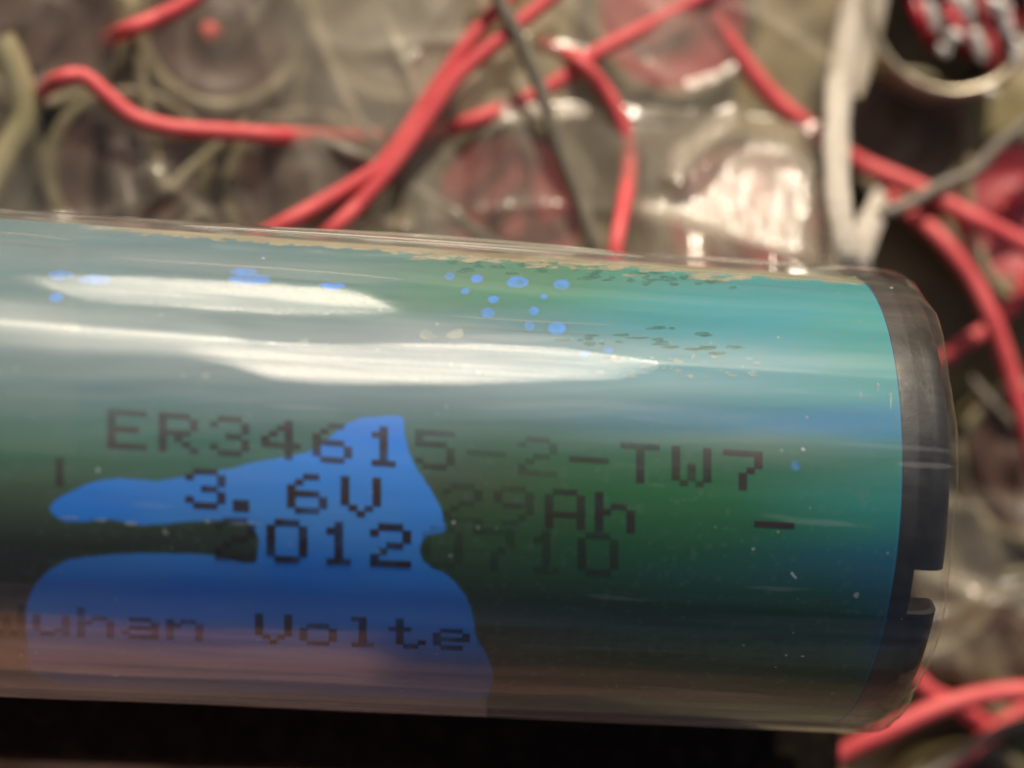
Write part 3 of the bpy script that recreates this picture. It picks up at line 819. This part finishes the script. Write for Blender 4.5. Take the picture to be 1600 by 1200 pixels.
fib2 = fl.ramp(fl.noise(620, 5, (1.8, .7, 1), .85), .42, .60, .05, 1)
hh = fl.math('ADD', hh, fl.math('MULTIPLY', fl.math('MULTIPLY', fl.attr("glint"), fl.noise(800, 4, (1.8, .6, 1), .75)), 1.5))
fn = fl.bump(hh, .45, .0006)
t1 = fl.n("ShaderNodeBsdfTransparent"); t1.inputs[0].default_value = (.96, .95, .93, 1)
d1 = fl.n("ShaderNodeBsdfDiffuse"); d1.inputs[0].default_value = (.74, .68, .56, 1); fl.put(d1.inputs["Normal"], fn)
tl = fl.n("ShaderNodeBsdfTranslucent"); tl.inputs[0].default_value = (.6, .55, .48, 1)
g1 = fl.n("ShaderNodeBsdfGlossy"); fl.put(g1.inputs["Roughness"], fl.ramp(fl.attr("glint"), .2, 1, .17, .20)); fl.put(g1.inputs["Normal"], fn)
f1 = fl.schlick(.05)
mk = fl.math('MULTIPLY', fl.attr("milk"), fl.ramp(fl.noise(120, 3), .3, .7, .8, 1.15))
sh = fl.mixs(mk, t1.outputs[0], fl.mixs(.3, d1.outputs[0], tl.outputs[0]))
gf = fl.math('ADD', fl.math('MULTIPLY', f1, .9), fl.math('MULTIPLY', fl.math('MULTIPLY', fl.attr("glint"), fib2), .34))
M_film = fl.done(fl.mixs(gf, sh, g1.outputs[0]))
film = link("plastic_film", np.stack([FX, FY, hz_], -1).reshape(-1, 3), grid_faces(*FX.shape), M_film, attrs={"milk": milk.ravel(), "glint": glint.ravel()})
tag(film, "wrinkled clear plastic film spread over the small cells and red wires", "plastic film")
# rolled fold at the right edge of the film
fd = NT("film_fold_material")
fdn = fd.bump(fd.noise(700, 5, (.35, 3.2, 1), .65), 1.0, .0010)
fdc = fd.princ((.86, .80, .71), .32, fdn)
M_fold = fd.done(fd.mixs(fd.ramp(fd.noise(160, 4, (1, .4, 1)), .3, .7, .72, .97), fd.n("ShaderNodeBsdfTransparent").outputs[0], fdc))
P = [at(x, y, z) for x, y, z in ((1345, -120, -3.1), (1338, -40, -3.0), (1328, 30, -2.85), (1314, 110, -2.5), (1308, 190, -2.15), (1308, 270, -1.8), (1314, 340, -1.55), (1328, 400, -1.5), (1345, 440, -1.8))]
v, f = tube(P, .10, 20, 14, .55, lambda t: .55 + .6 * math.sin(min(max(t, .0), 1) * math.pi) ** .7 + .05 * math.sin(t * 47))
link("rolled_fold", v, f, M_fold, film)
P = [at(x, y, z) for x, y, z in ((1378, 285, -2.9), (1368, 330, -2.6), (1352, 365, -2.4), (1345, 400, -2.3), (1352, 440, -2.4))]
v, f = tube(P, .12, 16, 10, .5, lambda t: .4 + .6 * math.sin(t * math.pi))
link("rolled_fold", v, f, M_fold, film)
P = [at(x, y, z) for x, y, z in ((1375, -60, -2.9), (1362, 20, -2.85), (1350, 90, -2.8), (1340, 150, -2.7))]
M_fold2 = plain("film_hem_material", (.35, .31, .24), (.45, .40, .32), 200, .4, .4, .0004)
v, f = tube(P, .12, 16, 10, .4, lambda t: .25 + .8 * max(0, 1 - t ** 3))
link("film_hem", v, f, M_fold2, film)

# loose scrap of the same film at the lower right
step2 = .03
p0 = at(1425, 1075, -2.8); p1 = at(1700, 770, -2.8)
LX, LY = np.meshgrid(np.arange(p0[0], p1[0], step2), np.arange(p0[1], p1[1], step2), indexing='ij')
u_ = (LX - p0[0]) / (p1[0] - p0[0]); w_ = (LY - p0[1]) / (p1[1] - p0[1])
LZ = -2.95 + .22 * NA(LX * .9 + 3, LY * .9) + .14 * np.exp(-((w_ - .55 + .25 * u_) / .07) ** 2) + .10 * np.exp(-((w_ - .30 - .3 * u_) / .05) ** 2) + .05 * NB(LX * 2.5, LY * 2.5)
LZ -= .5 * np.clip(1 - w_ / .12, 0, 1) ** 2 + .4 * np.clip((w_ - .9) / .1, 0, 1) ** 2
milk2 = .12 + .25 * np.clip(NC(LX * 1.2, LY * 1.2) + .2, 0, 1) + .2 * np.exp(-((w_ - .55 + .25 * u_) / .06) ** 2)
scrap = link("film_scrap", np.stack([LX, LY, LZ], -1).reshape(-1, 3), grid_faces(*LX.shape), M_film, attrs={"milk": milk2.ravel(), "glint": np.zeros(LX.size)})
tag(scrap, "loose creased scrap of clear film past the notch of the black ring, lower right", "plastic film")

# salmon coloured carton added unseen below the picture to mirror a warm band in the lower sleeve
ct = NT("salmon_reflector_material")
M_salmon = ct.done(ct.princ(ct.mixc(ct.ramp(ct.noise(40, 4), .3, .7), (.76, .40, .32), (.84, .50, .42)), .8, ct.bump(ct.noise(500, 4), .2, .0003)))
bm = bmesh.new(); bmesh.ops.create_cube(bm, size=1)
bmesh.ops.scale(bm, vec=(11.5, 4.0, 10.4), verts=bm.verts)
bmesh.ops.bevel(bm, geom=bm.edges[:], offset=.5, segments=5, affect='EDGES', profile=.5)
V = np.array([tuple(v.co) for v in bm.verts]); F = [[v.index for v in f.verts] for f in bm.faces]; bm.free()
V[:, 2] += 5.2; V[:, 1] += .25 * NZ1(V[:, 0] * .4, V[:, 2] * .4)
box = link("reflector", V, F, M_salmon)
box.location = Vector((-3.2, -10.4, -7.6)) * S
tag(box, "salmon coloured carton added unseen beyond the foam strip to mirror a warm band in the battery sleeve", "reflector")
